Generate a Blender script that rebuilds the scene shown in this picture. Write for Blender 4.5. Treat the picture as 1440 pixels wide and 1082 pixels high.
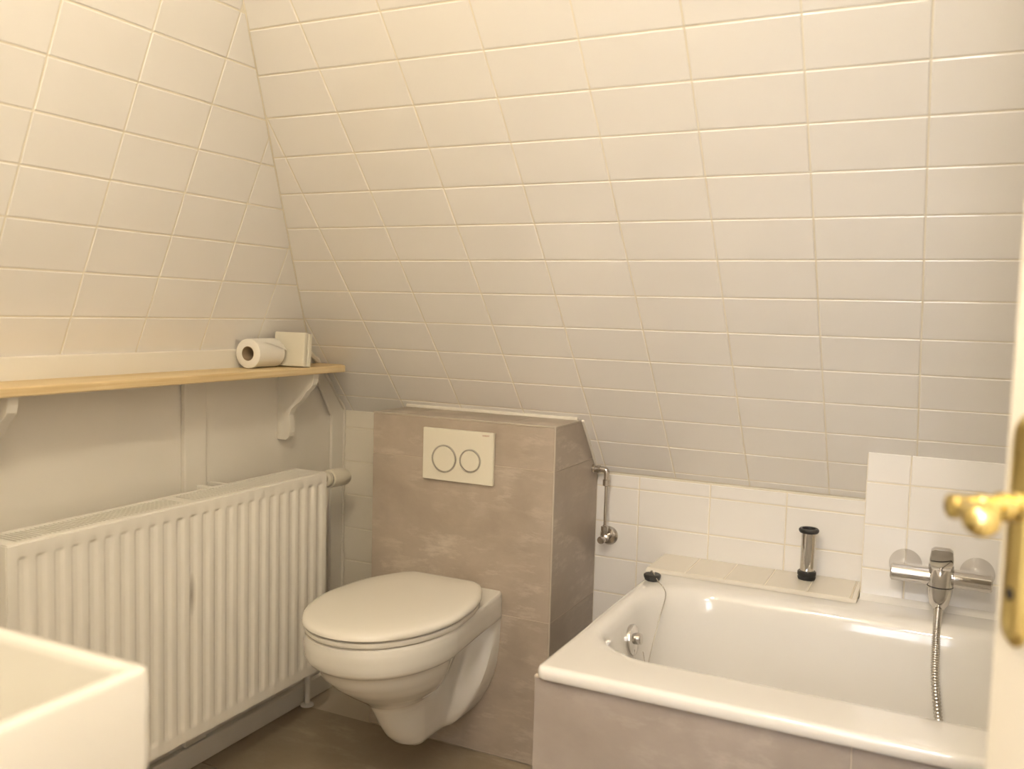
import bpy, bmesh, math, random
from mathutils import Vector, Matrix
random.seed(7)
for o in list(bpy.data.objects): bpy.data.objects.remove(o)
SC = bpy.context.scene
COL = SC.collection
rad = math.radians
FL = 1.1805                       # camera height above the floor

# ------------------------------------------------------------------ camera
YAW, PITCH, ROLL, FPX = 0.4524, -0.0785, -0.0272, 1270.7
fw = Vector((-math.sin(YAW)*math.cos(PITCH), math.cos(YAW)*math.cos(PITCH), math.sin(PITCH)))
rt = Vector((math.cos(YAW), math.sin(YAW), 0)); dn = fw.cross(rt)
r2 = rt*math.cos(ROLL) + dn*math.sin(ROLL); d2 = -rt*math.sin(ROLL) + dn*math.cos(ROLL)
cd = bpy.data.cameras.new('camera'); cam = bpy.data.objects.new('camera', cd); COL.objects.link(cam)
m = Matrix((r2, -d2, -fw)).transposed().to_4x4(); m.translation = (0, 0, FL); cam.matrix_world = m
cd.sensor_fit = 'HORIZONTAL'; cd.sensor_width = 36; cd.lens = 36*FPX/1440; cd.clip_start = .02
cd.dof.use_dof = True; cd.dof.focus_distance = 2.3; cd.dof.aperture_fstop = 3.2
SC.camera = cam

# ------------------------------------------------------------------ light, world, exposure
w = bpy.data.worlds.new('world'); SC.world = w; w.use_nodes = True
w.node_tree.nodes['Background'].inputs[0].default_value = (.75, .86, 1, 1)
w.node_tree.nodes['Background'].inputs[1].default_value = 1.0
LAMP_STRENGTH, LAMP_COLOR = 148.0, (1.0, .87, .655)
FILL_STRENGTH, FILL_COLOR = 82.0, (1.0, .90, .85)  # added fill light on the landing, unseen behind the camera
WIN_POWER, WIN_COLOR = 22.0, (.92, .95, 1.0)
SC.view_settings.view_transform = 'Standard'; SC.view_settings.look = 'None'
SC.view_settings.gamma = 1; SC.view_settings.use_curve_mapping = False
SC.view_settings.exposure = 0.23
wl = bpy.data.lights.new('daylight', 'AREA'); wl.shape = 'RECTANGLE'; wl.size = .9; wl.size_y = 1.1
wl.energy = WIN_POWER; wl.color = WIN_COLOR
wo = bpy.data.objects.new('daylight', wl); COL.objects.link(wo)
wo.location = (-.05, -1.62, 1.5); wo.rotation_euler = (rad(90), 0, 0)     # outside the landing window, shining in (+Y)
wo.rotation_euler = (rad(90), 0, rad(0))

# ------------------------------------------------------------------ materials
def mat(name, col, rough=.5, metal=0., spec=.5, coat=0., emit=None, es=0., noise=None, bump=None, sss=0.):
    """noise = (scale, colour2, low, high[, stretch]); bump = (scale, strength)"""
    M = bpy.data.materials.new(name); M.use_nodes = True
    nt = M.node_tree; b = nt.nodes['Principled BSDF']
    b.inputs['Base Color'].default_value = (*col, 1); b.inputs['Roughness'].default_value = rough
    b.inputs['Metallic'].default_value = metal; b.inputs['Specular IOR Level'].default_value = spec
    b.inputs['Coat Weight'].default_value = coat
    if emit: b.inputs['Emission Color'].default_value = (*emit, 1); b.inputs['Emission Strength'].default_value = es
    tc = nt.nodes.new('ShaderNodeTexCoord')
    def vec(stretch):
        mp = nt.nodes.new('ShaderNodeMapping'); mp.inputs['Scale'].default_value = stretch
        nt.links.new(tc.outputs['Object'], mp.inputs[0]); return mp.outputs[0]
    if noise:
        n = nt.nodes.new('ShaderNodeTexNoise'); n.inputs['Scale'].default_value = noise[0]; n.inputs['Detail'].default_value = 6
        nt.links.new(vec(noise[4] if len(noise) > 4 else (1, 1, 1)), n.inputs['Vector'])
        r = nt.nodes.new('ShaderNodeValToRGB'); r.color_ramp.elements[0].position = noise[2]; r.color_ramp.elements[1].position = noise[3]
        r.color_ramp.elements[0].color = (*col, 1); r.color_ramp.elements[1].color = (*noise[1], 1)
        nt.links.new(n.outputs[0], r.inputs[0]); nt.links.new(r.outputs[0], b.inputs['Base Color'])
    if bump:
        n = nt.nodes.new('ShaderNodeTexNoise'); n.inputs['Scale'].default_value = bump[0]; n.inputs['Detail'].default_value = 3
        nt.links.new(tc.outputs['Object'], n.inputs['Vector'])
        bp = nt.nodes.new('ShaderNodeBump'); bp.inputs['Strength'].default_value = bump[1]; bp.inputs['Distance'].default_value = .002
        nt.links.new(n.outputs[0], bp.inputs['Height']); nt.links.new(bp.outputs[0], b.inputs['Normal'])
    return M

M = {}
M['tile'] = mat('white_glazed_tile', (.90, .865, .82), .12, spec=.5, bump=(9, .04))
M['grout'] = mat('cream_grout', (.87, .81, .69), .8, noise=(6, (.80, .73, .59), .35, .7))
M['kneetile'] = mat('white_wall_tile', (.89, .86, .82), .15, bump=(9, .04))
M['paint'] = mat('cream_wall_paint', (.88, .835, .75), .5, noise=(2.5, (.86, .81, .72), .4, .65), bump=(30, .08))
M['trim'] = mat('white_gloss_paint', (.85, .81, .73), .35, noise=(5, (.81, .76, .67), .4, .7, (1, .2, 1)), bump=(22, .12))
M['plaster'] = mat('plaster', (.91, .89, .85), .8)
M['ceramic'] = mat('white_ceramic', (.86, .83, .76), .08, spec=.55, coat=.3)
M['seat'] = mat('seat_plastic', (.86, .82, .74), .13, spec=.5)
M['enamel'] = mat('white_enamel', (.89, .86, .81), .07, spec=.55, coat=.4)
M['ledgetile'] = mat('cream_ledge_tile', (.86, .80, .69), .2, bump=(9, .04))
M['plate'] = mat('white_plastic', (.80, .75, .62), .3)
M['chrome'] = mat('chrome', (.66, .64, .62), .05, metal=1)
M['dullchrome'] = mat('worn_chrome', (.62, .58, .53), .22, metal=1)
M['steel'] = mat('steel_hose', (.66, .63, .59), .25, metal=1)
M['brass'] = mat('polished_brass', (.78, .64, .27), .16, metal=1, noise=(30, (.70, .55, .21), .45, .7))
M['rubber'] = mat('black_rubber', (.018, .018, .018), .45)
M['dark'] = mat('dark_recess', (.03, .025, .02), .8)
M['paper'] = mat('tissue_paper', (.90, .86, .78), .9, bump=(160, .3))
M['card'] = mat('grey_cardboard', (.40, .30, .19), .9)
M['radiator'] = mat('radiator_enamel', (.90, .865, .79), .33)
M['door'] = mat('door_paint', (.80, .74, .62), .35, bump=(12, .06))
M['caulk'] = mat('silicone', (.80, .75, .66), .5, bump=(60, .6))
M['edge'] = mat('edge_trim', (.52, .46, .38), .4)
M['jointgrey'] = mat('pale_joint', (.60, .52, .42), .8)
M['lamp'] = mat('lamp_glass', (.9, .9, .9), .3, emit=LAMP_COLOR, es=LAMP_STRENGTH)
M['landing'] = mat('landing_fill_glow', (.9, .9, .9), .3, emit=FILL_COLOR, es=FILL_STRENGTH)  # glow of the added landing fill light
M['text'] = mat('print', (.45, .22, .14), .6)
M['glass'] = mat('window_glass', (.9, .95, 1), .02)
M['glass'].node_tree.nodes['Principled BSDF'].inputs['Transmission Weight'].default_value = 1
M['rust'] = mat('chipped_paint', (.30, .24, .18), .8)

def stained(name, base, col, c, r, amt):
    Mx = M[base].copy(); Mx.name = name; nt = Mx.node_tree; b = nt.nodes['Principled BSDF']
    tc = nt.nodes.new('ShaderNodeTexCoord'); mp = nt.nodes.new('ShaderNodeMapping'); mp.vector_type = 'TEXTURE'
    mp.inputs['Location'].default_value = c; mp.inputs['Scale'].default_value = r
    nt.links.new(tc.outputs['Object'], mp.inputs[0])
    gr_ = nt.nodes.new('ShaderNodeTexGradient'); gr_.gradient_type = 'SPHERICAL'; nt.links.new(mp.outputs[0], gr_.inputs[0])
    ml = nt.nodes.new('ShaderNodeMath'); ml.operation = 'MULTIPLY'; ml.inputs[1].default_value = amt; nt.links.new(gr_.outputs[1], ml.inputs[0])
    mx_ = nt.nodes.new('ShaderNodeMix'); mx_.data_type = 'RGBA'; nt.links.new(ml.outputs[0], mx_.inputs[0])
    mx_.inputs[6].default_value = b.inputs['Base Color'].default_value[:]; mx_.inputs[7].default_value = (*col, 1)
    nt.links.new(mx_.outputs[2], b.inputs['Base Color']); return Mx
def concrete(name, c1, c2, c3, streak, rough=.38):
    Mx = bpy.data.materials.new(name); Mx.use_nodes = True; nt = Mx.node_tree; L = nt.links
    b = nt.nodes['Principled BSDF']; b.inputs['Roughness'].default_value = rough
    tc = nt.nodes.new('ShaderNodeTexCoord')
    def noise(sc, st, det=6, dist=0., ro=.5):
        mp = nt.nodes.new('ShaderNodeMapping'); mp.inputs['Scale'].default_value = st
        L.new(tc.outputs['Object'], mp.inputs[0])
        n = nt.nodes.new('ShaderNodeTexNoise'); n.inputs['Scale'].default_value = sc; n.inputs['Detail'].default_value = det
        n.inputs['Roughness'].default_value = ro
        n.inputs['Distortion'].default_value = dist; L.new(mp.outputs[0], n.inputs['Vector']); return n.outputs[0]
    def ramp(a, b_, src):
        r_ = nt.nodes.new('ShaderNodeValToRGB'); r_.color_ramp.elements[0].position = a; r_.color_ramp.elements[1].position = b_
        L.new(src, r_.inputs[0]); return r_
    def mult(a, b_):
        m_ = nt.nodes.new('ShaderNodeMath'); m_.operation = 'MULTIPLY'; L.new(a, m_.inputs[0])
        if isinstance(b_, float): m_.inputs[1].default_value = b_
        else: L.new(b_, m_.inputs[1])
        return m_.outputs[0]
    r = ramp(.36, .66, noise(3.2, (1, 1, 1.2), 14, .2, .62))
    r.color_ramp.elements[0].color = (*c1, 1); r.color_ramp.elements[1].color = (*c2, 1)
    scuff = mult(ramp(.50, .62, noise(9, streak, 15, .1, .68)).outputs[0], ramp(.42, .62, noise(3.7, (1, 1, 1.4), 3)).outputs[0])
    mx = nt.nodes.new('ShaderNodeMix'); mx.data_type = 'RGBA'
    L.new(mult(scuff, .75), mx.inputs[0]); L.new(r.outputs[0], mx.inputs[6]); mx.inputs[7].default_value = (*c3, 1)
    L.new(mx.outputs[2], b.inputs['Base Color'])
    bp = nt.nodes.new('ShaderNodeBump'); bp.inputs['Strength'].default_value = .12; bp.inputs['Distance'].default_value = .002
    L.new(noise(40, streak, 4), bp.inputs['Height']); L.new(bp.outputs[0], b.inputs['Normal'])
    return Mx
M['conc'] = concrete('taupe_stone_tile', (.38, .315, .25), (.51, .43, .35), (.64, .56, .47), (1, 1, 3.4))
M['concpale'] = concrete('pale_stone_tile', (.345, .295, .255), (.42, .365, .32), (.51, .455, .40), (1, 1, 2.4))
M['concfloor'] = concrete('floor_stone_tile', (.30, .24, .165), (.37, .30, .215), (.45, .38, .28), (1, 3, 1), .45)

def wood(name, c1, c2):
    Mx = bpy.data.materials.new(name); Mx.use_nodes = True; nt = Mx.node_tree; L = nt.links
    b = nt.nodes['Principled BSDF']; b.inputs['Roughness'].default_value = .5
    tc = nt.nodes.new('ShaderNodeTexCoord'); mp = nt.nodes.new('ShaderNodeMapping'); mp.inputs['Scale'].default_value = (14, .8, 30)
    L.new(tc.outputs['Object'], mp.inputs[0]); n = nt.nodes.new('ShaderNodeTexNoise'); n.inputs['Scale'].default_value = 3; n.inputs['Detail'].default_value = 6
    n.inputs['Distortion'].default_value = .5
    L.new(mp.outputs[0], n.inputs['Vector']); r = nt.nodes.new('ShaderNodeValToRGB')
    r.color_ramp.elements[0].position = .32; r.color_ramp.elements[1].position = .62
    r.color_ramp.elements[0].color = (*c1, 1); r.color_ramp.elements[1].color = (*c2, 1)
    L.new(n.outputs[0], r.inputs[0]); L.new(r.outputs[0], b.inputs['Base Color']); return Mx
M['wood'] = wood('pine_board', (.66, .48, .24), (.80, .64, .38))

# ------------------------------------------------------------------ helpers
def tag(o, label=None, cat=None, group=None, kind=None):
    if label: o['label'] = label
    if cat: o['category'] = cat
    if group: o['group'] = group
    if kind: o['kind'] = kind
    return o
def link(name, me, parent=None, loc=None):
    o = bpy.data.objects.new(name, me); COL.objects.link(o)
    if parent: o.parent = parent
    if loc is not None: o.location = loc
    return o
def empty(name, loc, label, cat, group=None, rz=0):
    o = bpy.data.objects.new(name, None); COL.objects.link(o); o.location = loc; o.rotation_euler = (0, 0, rz)
    o.empty_display_size = .1
    return tag(o, label, cat, group)
def finish(bm, name, material, parent=None, smooth=None, org=None):
    """bm is in world coordinates; org / the parent's location is subtracted so that origins stay on the thing"""
    bmesh.ops.recalc_face_normals(bm, faces=bm.faces[:])
    off = Vector(org) if org is not None else (parent.location.copy() if parent and parent.get('_w') is None else Vector((0, 0, 0)))
    if off.length: bmesh.ops.translate(bm, verts=bm.verts[:], vec=-off)
    if smooth is not None:
        for f in bm.faces: f.smooth = True
        for e in bm.edges:
            if len(e.link_faces) == 2 and e.calc_face_angle(0) > rad(smooth): e.smooth = False
    me = bpy.data.meshes.new(name); bm.to_mesh(me); bm.free()
    me.materials.append(M[material])
    o = link(name, me, parent)
    if org is not None and not parent: o.location = org
    return o
def child(bm, name, material, parent, smooth=None):
    """child of a part that itself sits at its parent's origin: walk up for the total offset"""
    off = Vector((0, 0, 0)); p = parent
    while p: off += p.location; p = p.parent
    return finish(bm, name, material, parent, smooth, org=off)
def box(bm, x0, x1, y0, y1, z0, z1, bev=0., seg=2):
    t = bmesh.new()
    bmesh.ops.create_cube(t, size=1)
    for v in t.verts: v.co = Vector(((x0+x1)/2 + v.co.x*(x1-x0), (y0+y1)/2 + v.co.y*(y1-y0), (z0+z1)/2 + v.co.z*(z1-z0)))
    if bev: bmesh.ops.bevel(t, geom=t.edges[:], offset=bev, segments=seg, affect='EDGES', profile=.5)
    me = bpy.data.meshes.new('t'); t.to_mesh(me); t.free(); bm.from_mesh(me); bpy.data.meshes.remove(me)
    return bm
def B(x0, x1, y0, y1, z0, z1, bev=0., seg=2): return box(bmesh.new(), x0, x1, y0, y1, z0, z1, bev, seg)
def prism(pts, axis, a0, a1, bm=None, bev=0.):
    """pts: 2D profile; axis 'x': (y,z), 'y': (x,z), 'z': (x,y)"""
    t = bmesh.new()
    def P3(p, a): return {'x': (a, p[0], p[1]), 'y': (p[0], a, p[1]), 'z': (p[0], p[1], a)}[axis]
    A = [t.verts.new(P3(p, a0)) for p in pts]; C = [t.verts.new(P3(p, a1)) for p in pts]
    t.faces.new(A); t.faces.new(C)
    for i in range(len(pts)): t.faces.new((A[i], A[(i+1) % len(pts)], C[(i+1) % len(pts)], C[i]))
    bmesh.ops.recalc_face_normals(t, faces=t.faces[:])
    if bev: bmesh.ops.bevel(t, geom=t.edges[:], offset=bev, segments=2, affect='EDGES', profile=.5)
    if bm is None: return t
    me = bpy.data.meshes.new('t'); t.to_mesh(me); t.free(); bm.from_mesh(me); bpy.data.meshes.remove(me); return bm
def frame_to(d):
    d = Vector(d).normalized(); u = Vector((0, 0, 1)) if abs(d.z) < .9 else Vector((1, 0, 0))
    a = d.cross(u).normalized(); return a, d.cross(a)
def lathe(p0, d, prof, n=32, bm=None, cap=True):
    """profile of (distance along d from p0, radius)"""
    bm = bm or bmesh.new(); p0 = Vector(p0); d = Vector(d).normalized(); a, b = frame_to(d); rings = []
    for h, r in prof:
        if r < 1e-6: rings.append([bm.verts.new(p0+d*h)])
        else: rings.append([bm.verts.new(p0+d*h+(a*math.cos(t)+b*math.sin(t))*r) for t in [2*math.pi*i/n for i in range(n)]])
    for R0, R1 in zip(rings, rings[1:]):
        for i in range(n):
            j = (i+1) % n
            if len(R0) == 1 and len(R1) == 1: continue
            if len(R0) == 1: bm.faces.new((R0[0], R1[i], R1[j]))
            elif len(R1) == 1: bm.faces.new((R0[i], R0[j], R1[0]))
            else: bm.faces.new((R0[i], R0[j], R1[j], R1[i]))
    if cap:
        for R0 in (rings[0], rings[-1]):
            if len(R0) > 2: bm.faces.new(R0)
    return bm
def spline(pts, n):
    pts = [Vector(p) for p in pts]; out = []; q = [pts[0]*2-pts[1]] + pts + [pts[-1]*2-pts[-2]]
    for i in range(1, len(q)-2):
        for k in range(n):
            t = k/n; a, b, c, d = q[i-1], q[i], q[i+1], q[i+2]
            out.append(.5*((2*b)+(c-a)*t+(2*a-5*b+4*c-d)*t*t+(3*b-a-3*c+d)*t**3))
    return out + [pts[-1]]
def tube(path, r, n=12, bm=None, rfun=None):
    bm = bm or bmesh.new(); path = [Vector(p) for p in path]; rings = []; u = None
    for i, p in enumerate(path):
        d = (path[min(i+1, len(path)-1)]-path[max(i-1, 0)]).normalized()
        if u is None: u = frame_to(d)[0]
        u = (u-d*u.dot(d)).normalized(); v = d.cross(u); rr = rfun(i) if rfun else r
        rings.append([bm.verts.new(p+(u*math.cos(t)+v*math.sin(t))*rr) for t in [2*math.pi*k/n for k in range(n)]])
    for R0, R1 in zip(rings, rings[1:]):
        for i in range(n): bm.faces.new((R0[i], R0[(i+1) % n], R1[(i+1) % n], R1[i]))
    bm.faces.new(rings[0]); bm.faces.new(rings[-1]); return bm
def loft(loops, bm=None, cap0=True, cap1=True):
    bm = bm or bmesh.new(); V = [[bm.verts.new(p) for p in l] for l in loops]; n = len(V[0])
    for a, b in zip(V, V[1:]):
        for i in range(n): bm.faces.new((a[i], a[(i+1) % n], b[(i+1) % n], b[i]))
    if cap0: bm.faces.new(V[0])
    if cap1: bm.faces.new(V[-1])
    return bm
def rrect(x0, x1, y0, y1, r, z, nc=10, ns=6):
    out = []; cs = [(x1-r, y1-r, 0), (x0+r, y1-r, 90), (x0+r, y0+r, 180), (x1-r, y0+r, 270)]
    for k, (cx, cy, a) in enumerate(cs):
        arc = [Vector((cx+r*math.cos(rad(a+90*i/nc)), cy+r*math.sin(rad(a+90*i/nc)), z)) for i in range(nc+1)]
        out += arc
        nx = cs[(k+1) % 4]; s = Vector((nx[0]+r*math.cos(rad(nx[2])), nx[1]+r*math.sin(rad(nx[2])), z))
        for i in range(1, ns): out.append(arc[-1].lerp(s, i/ns))
    return out

# tiles -------------------------------------------------------------
def clip(poly, hp):
    for a, b, c in hp:                                   # keep a*u + b*v >= c
        out = []
        for i in range(len(poly)):
            p, q = poly[i], poly[(i+1) % len(poly)]; fp = a*p[0]+b*p[1]-c; fq = a*q[0]+b*q[1]-c
            if fp >= 0: out.append(p)
            if (fp > 0 > fq) or (fp < 0 < fq):
                t = fp/(fp-fq); out.append((p[0]+(q[0]-p[0])*t, p[1]+(q[1]-p[1])*t))
        poly = out
        if len(poly) < 3: return []
    return poly
def area(p): return .5*sum(p[i][0]*p[(i+1) % len(p)][1]-p[(i+1) % len(p)][0]*p[i][1] for i in range(len(p)))
def inset(p, d):
    n = len(p); out = []
    for i in range(n):
        a, b, c = Vector(p[i-1]), Vector(p[i]), Vector(p[(i+1) % n])
        e1 = (b-a); e2 = (c-b)
        if e1.length < 1e-7 or e2.length < 1e-7: return None
        e1.normalize(); e2.normalize(); n1 = Vector((-e1.y, e1.x)); n2 = Vector((-e2.y, e2.x))
        k = 1+n1.dot(n2)
        if k < .15: return None
        out.append(tuple(b+(n1+n2)*d/k))
    return out
def tile_mesh(poly, U, V, N, thick, bev, material):
    top = inset(poly, bev)
    if not top or area(top) <= 0: top = [tuple(Vector(p)*.8+sum((Vector(q) for q in poly), Vector((0, 0)))/len(poly)*.2) for p in poly]
    bm = bmesh.new(); f = lambda p, h: U*p[0]+V*p[1]+N*h
    A = [bm.verts.new(f(p, -thick)) for p in poly]; C = [bm.verts.new(f(p, -bev*.8)) for p in poly]; D = [bm.verts.new(f(p, 0)) for p in top]
    n = len(poly)
    for X, Y in ((A, C), (C, D)):
        for i in range(n): bm.faces.new((X[i], X[(i+1) % n], Y[(i+1) % n], Y[i]))
    bm.faces.new(D)
    me = bpy.data.meshes.new('tile'); bm.to_mesh(me); bm.free(); me.materials.append(M[material]); return me
def tiles(parent, O, U, V, us, vs, hp, gap=.0034, thick=.006, bev=.0014, material='tile', jit=.0012, name='tile'):
    """us, vs: grid lines; hp: half planes in (u,v); O: plane origin (world) at the tile surface"""
    O, U, V = Vector(O), Vector(U), Vector(V); N = U.cross(V).normalized(); cache = {}; k = 0
    poff = Vector((0, 0, 0)); p = parent
    while p: poff += p.location; p = p.parent
    for i in range(len(us)-1):
        for j in range(len(vs)-1):
            g = gap/2
            full = [(us[i]+g, vs[j]+g), (us[i+1]-g, vs[j]+g), (us[i+1]-g, vs[j+1]-g), (us[i]+g, vs[j+1]-g)]
            pl = clip(full, hp)
            q = []
            for pt in pl:
                if not q or (Vector(pt)-Vector(q[-1])).length > .002: q.append(pt)
            if len(q) > 2 and (Vector(q[0])-Vector(q[-1])).length < .002: q.pop()
            if len(q) < 3 or area(q) < 6e-5: continue
            c = ((us[i]+us[i+1])/2, (vs[j]+vs[j+1])/2)
            loc = [(a-c[0], b-c[1]) for a, b in q]
            key = tuple((round(a, 4), round(b, 4)) for a, b in loc)
            if key not in cache: cache[key] = tile_mesh(loc, U, V, N, thick, bev, material)
            o = link(name, cache[key], parent, O+U*c[0]+V*c[1]-poff)
            ang = [random.uniform(-jit, jit) for _ in range(2)]
            o.rotation_mode = 'QUATERNION'
            o.rotation_quaternion = Matrix.Rotation(ang[0], 3, U).to_quaternion() @ Matrix.Rotation(ang[1], 3, V).to_quaternion()
            k += 1
    return k
def grid(o, step, a, b):
    i0 = math.floor((a-o)/step); i1 = math.ceil((b-o)/step); return [o+step*i for i in range(i0, i1+1)]

# ------------------------------------------------------------------ room shell
XL, XR, YB, YF, ZC = -1.70, .95, 2.40, .15, 2.32
A1, A2 = .8733, 1.1659                                   # back / left roof slopes
BS = Vector((-1.46, 1.926, .1242+FL)); LS = Vector((-1.5444, 1.104, .2458+FL))
UB, VB = Vector((1, 0, 0)), Vector((0, -math.cos(A1), math.sin(A1)))
UL, VL = Vector((0, 1, 0)), Vector((math.cos(A2), 0, math.sin(A2)))
def ys(z): return BS.y-(z-BS.z)/math.tan(A1)             # Y of back slope at height z
def xs(z): return LS.x+(z-LS.z)/math.tan(A2)             # X of left slope at height z
ZK = LS.z-(LS.x-XL)/1*math.tan(A2)*1                      # height where the left slope leaves the wall
ZKB = BS.z-(YB-BS.y)*math.tan(A1)                        # top of the back knee wall
def slab(name, pts, n, t, material, label):
    """polygon thickened away from the room (n points into the room)"""
    bm = bmesh.new(); n = Vector(n).normalized()
    A = [bm.verts.new(Vector(p)) for p in pts]; C = [bm.verts.new(Vector(p)-n*t) for p in pts]
    bm.faces.new(A); bm.faces.new(C)
    for i in range(len(pts)): bm.faces.new((A[i], A[(i+1) % len(pts)], C[(i+1) % len(pts)], C[i]))
    o = finish(bm, name, material); tag(o, label, name.split('_')[0], kind='structure'); return o
e = .0014                                                # the grout bed lies this far behind the tile faces
nB, nL = Vector((0, -math.sin(A1), -math.cos(A1))), Vector((math.sin(A2), 0, -math.cos(A2)))
wb = slab('wall_back', [p-nB*e for p in (Vector((XL-.01, YB, ZKB)), Vector((XR, YB, ZKB)), Vector((XR, ys(ZC), ZC)), Vector((xs(ZC)-.02, ys(ZC), ZC)), Vector((XL-.01, ys(ZK), ZK)))],
          nB, .05, 'grout', 'sloping white tiled roof wall above the bathtub and cistern box')
wl_ = slab('wall_left', [p-nL*e for p in (Vector((XL, YF-.1, ZK)), Vector((XL, ys(ZK)+.01, ZK)), Vector((xs(ZC), ys(ZC)+.02, ZC)), Vector((xs(ZC), YF-.1, ZC)))],
           nL, .05, 'grout', 'sloping white tiled wall above the wooden shelf')
wk = slab('wall_back_lower', [(XL-.05, YB+e, 0), (XR, YB+e, 0), (XR, YB+e, ZKB), (XL-.05, YB+e, ZKB)], (0, -1, 0), .05, 'grout', 'low white tiled knee wall behind the bathtub')
wll = slab('wall_left_lower', [(XL, YF-.1, 0), (XL, YB, 0), (XL, YB, ZKB), (XL, ys(ZK), ZK), (XL, YF-.1, ZK)], (1, 0, 0), .05, 'paint', 'cream painted wall behind the radiator under the shelf')
slab('wall_right', [(XR, YF-.1, 0), (XR, YB, 0), (XR, YB, ZKB), (XR, ys(ZC), ZC), (XR, YF-.1, ZC)], (-1, 0, 0), .05, 'plaster', 'plain plastered wall at the end of the bathtub behind the door')
slab('ceiling', [(xs(ZC)-.05, -1.6, ZC), (XR+.05, -1.6, ZC), (XR+.05, ys(ZC)+.03, ZC), (xs(ZC)-.05, ys(ZC)+.03, ZC)], (0, 0, -1), .05, 'plaster', 'flat white ceiling between the roof slopes')
fl = slab('floor', [(XL-.05, -1.6, -.003), (XR+.05, -1.6, -.003), (XR+.05, YB+.05, -.003), (XL-.05, YB+.05, -.003)], (0, 0, 1), .05, 'jointgrey', 'grey brown stone tiled floor')
DX0, DX1, DH = -.38, .425, 2.05                          # doorway in the front wall
bm = B(XL-.05, DX0, YF-.12, YF, 0, ZC); box(bm, DX1, XR, YF-.12, YF, 0, ZC); box(bm, DX0, DX1, YF-.12, YF, DH, ZC)
tag(finish(bm, 'wall_front', 'plaster'), 'plastered wall with the doorway', 'wall', kind='structure')
# landing outside the door
tag(finish(B(-1.05, -1.0, -1.6, YF-.12, 0, ZC), 'wall_landing_left', 'plaster'), 'plain plastered wall at the left of the landing', 'wall', kind='structure')
tag(finish(B(XR, XR+.05, -1.6, YF-.1, 0, ZC), 'wall_landing_right', 'plaster'), 'plain plastered wall at the right of the landing', 'wall', kind='structure')
bm = B(-1.05, -.5, -1.58, -1.5, 0, ZC); box(bm, .4, XR, -1.58, -1.5, 0, ZC); box(bm, -.5, .4, -1.58, -1.5, 0, .95); box(bm, -.5, .4, -1.58, -1.5, 2.05, ZC)
tag(finish(bm, 'wall_landing_window', 'plaster'), 'plastered wall of the landing around the window', 'wall', kind='structure')
win = empty('window_1', (-.05, -1.55, .95), 'white framed landing window facing the doorway', 'window'); win['kind'] = 'structure'
bm = B(-.5, -.45, -1.57, -1.52, .95, 2.05); box(bm, .35, .4, -1.57, -1.52, .95, 2.05); box(bm, -.45, .35, -1.57, -1.52, .95, 1.0); box(bm, -.45, .35, -1.57, -1.52, 2.0, 2.05); box(bm, -.07, -.03, -1.57, -1.52, 1.0, 2.0)
finish(bm, 'window_frame', 'trim', win)
for x0, x1 in ((-.45, -.07), (-.03, .35)): finish(B(x0, x1, -1.547, -1.543, 1.0, 2.0), 'pane', 'glass', win)

# tiles on the two slopes
us = grid(0, .2, XL-BS.x-.2, XR-BS.x); vs = grid(0, .1013, (ZKB-BS.z)/math.sin(A1), (ZC-BS.z)/math.sin(A1))
sB = math.sin(A1)
hpB = [(0, 1, (ZKB+.004-BS.z)/sB), (0, -1, -(ZC-.002-BS.z)/sB), (-1, 0, -(XR-BS.x)), (1, 0, XL+.002-BS.x),
       # X >= xs(z)
       (1, -sB/math.tan(A2), LS.x-BS.x+.0012+(BS.z-LS.z)/math.tan(A2))]
nb_ = tiles(wb, BS, UB, VB, us, vs, hpB)
sL = math.sin(A2)
us = grid(0, .1974, YF-LS.y, YB-LS.y); vs = grid(0, .1011, (ZK-LS.z)/sL, (ZC-LS.z)/sL)
hpL = [(0, 1, (ZK+.002-LS.z)/sL), (0, -1, -(ZC-.002-LS.z)/sL), (1, 0, YF-LS.y),
       # Y <= ys(z)
       (-1, -sL/math.tan(A1), -(BS.y-LS.y-.0012+(BS.z-LS.z)/math.tan(A1)))]
nl_ = tiles(wl_, LS, UL, VL, us, vs, hpL)
# knee wall tiles
tiles(wk, (0, YB, 0), (1, 0, 0), (0, 0, 1), [-.889, -.763, -.564, -.364, -.165], [.19, .2915, .3925, .4955, .5985, .6995, ZKB-.003], [], material='kneetile')
# boxed-out tile panels left of the cistern and behind the mixer
def panel(name, x0, x1, y, label, us, vs, mm='kneetile'):
    zt = BS.z-(y-BS.y)*math.tan(A1)
    p = finish(prism([(y+e, 0), (YB-.001, 0), (YB-.001, ZKB-.006), (y+e, zt-.006)], 'x', x0, x1), name, 'grout')
    tag(p, label, 'wall', kind='structure')
    vs = [v for v in vs if v < zt-.02]+[zt-.002]
    tiles(p, (0, y, 0), (1, 0, 0), (0, 0, 1), us, vs, [], material=mm); return p
panel('wall_panel_corner', XL+.001, -1.4425, 2.29, 'narrow boxed-out white tile strip between the corner board and the cistern box', [XL+.012, -1.4425], [.085, .19, .2935, .395, .4985, .603, .7075, .8135], 'ledgetile')
panel('wall_panel_mixer', -.166, XR-.001, 2.283, 'boxed-out white tile panel behind the bath mixer', [-.166, -.0705, .128, .328, .528, .728, XR-.001], [.5975-.1025, .5975, .7025, .805])
# floor tiles
tiles(fl, (0, 0, 0), (1, 0, 0), (0, 1, 0), [-1.70, -.9, -.1, .7, .95], [.03, .09, .488, .888, 1.288, 1.688, 2.088], [], gap=.003, material='concfloor', jit=.0003)
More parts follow.
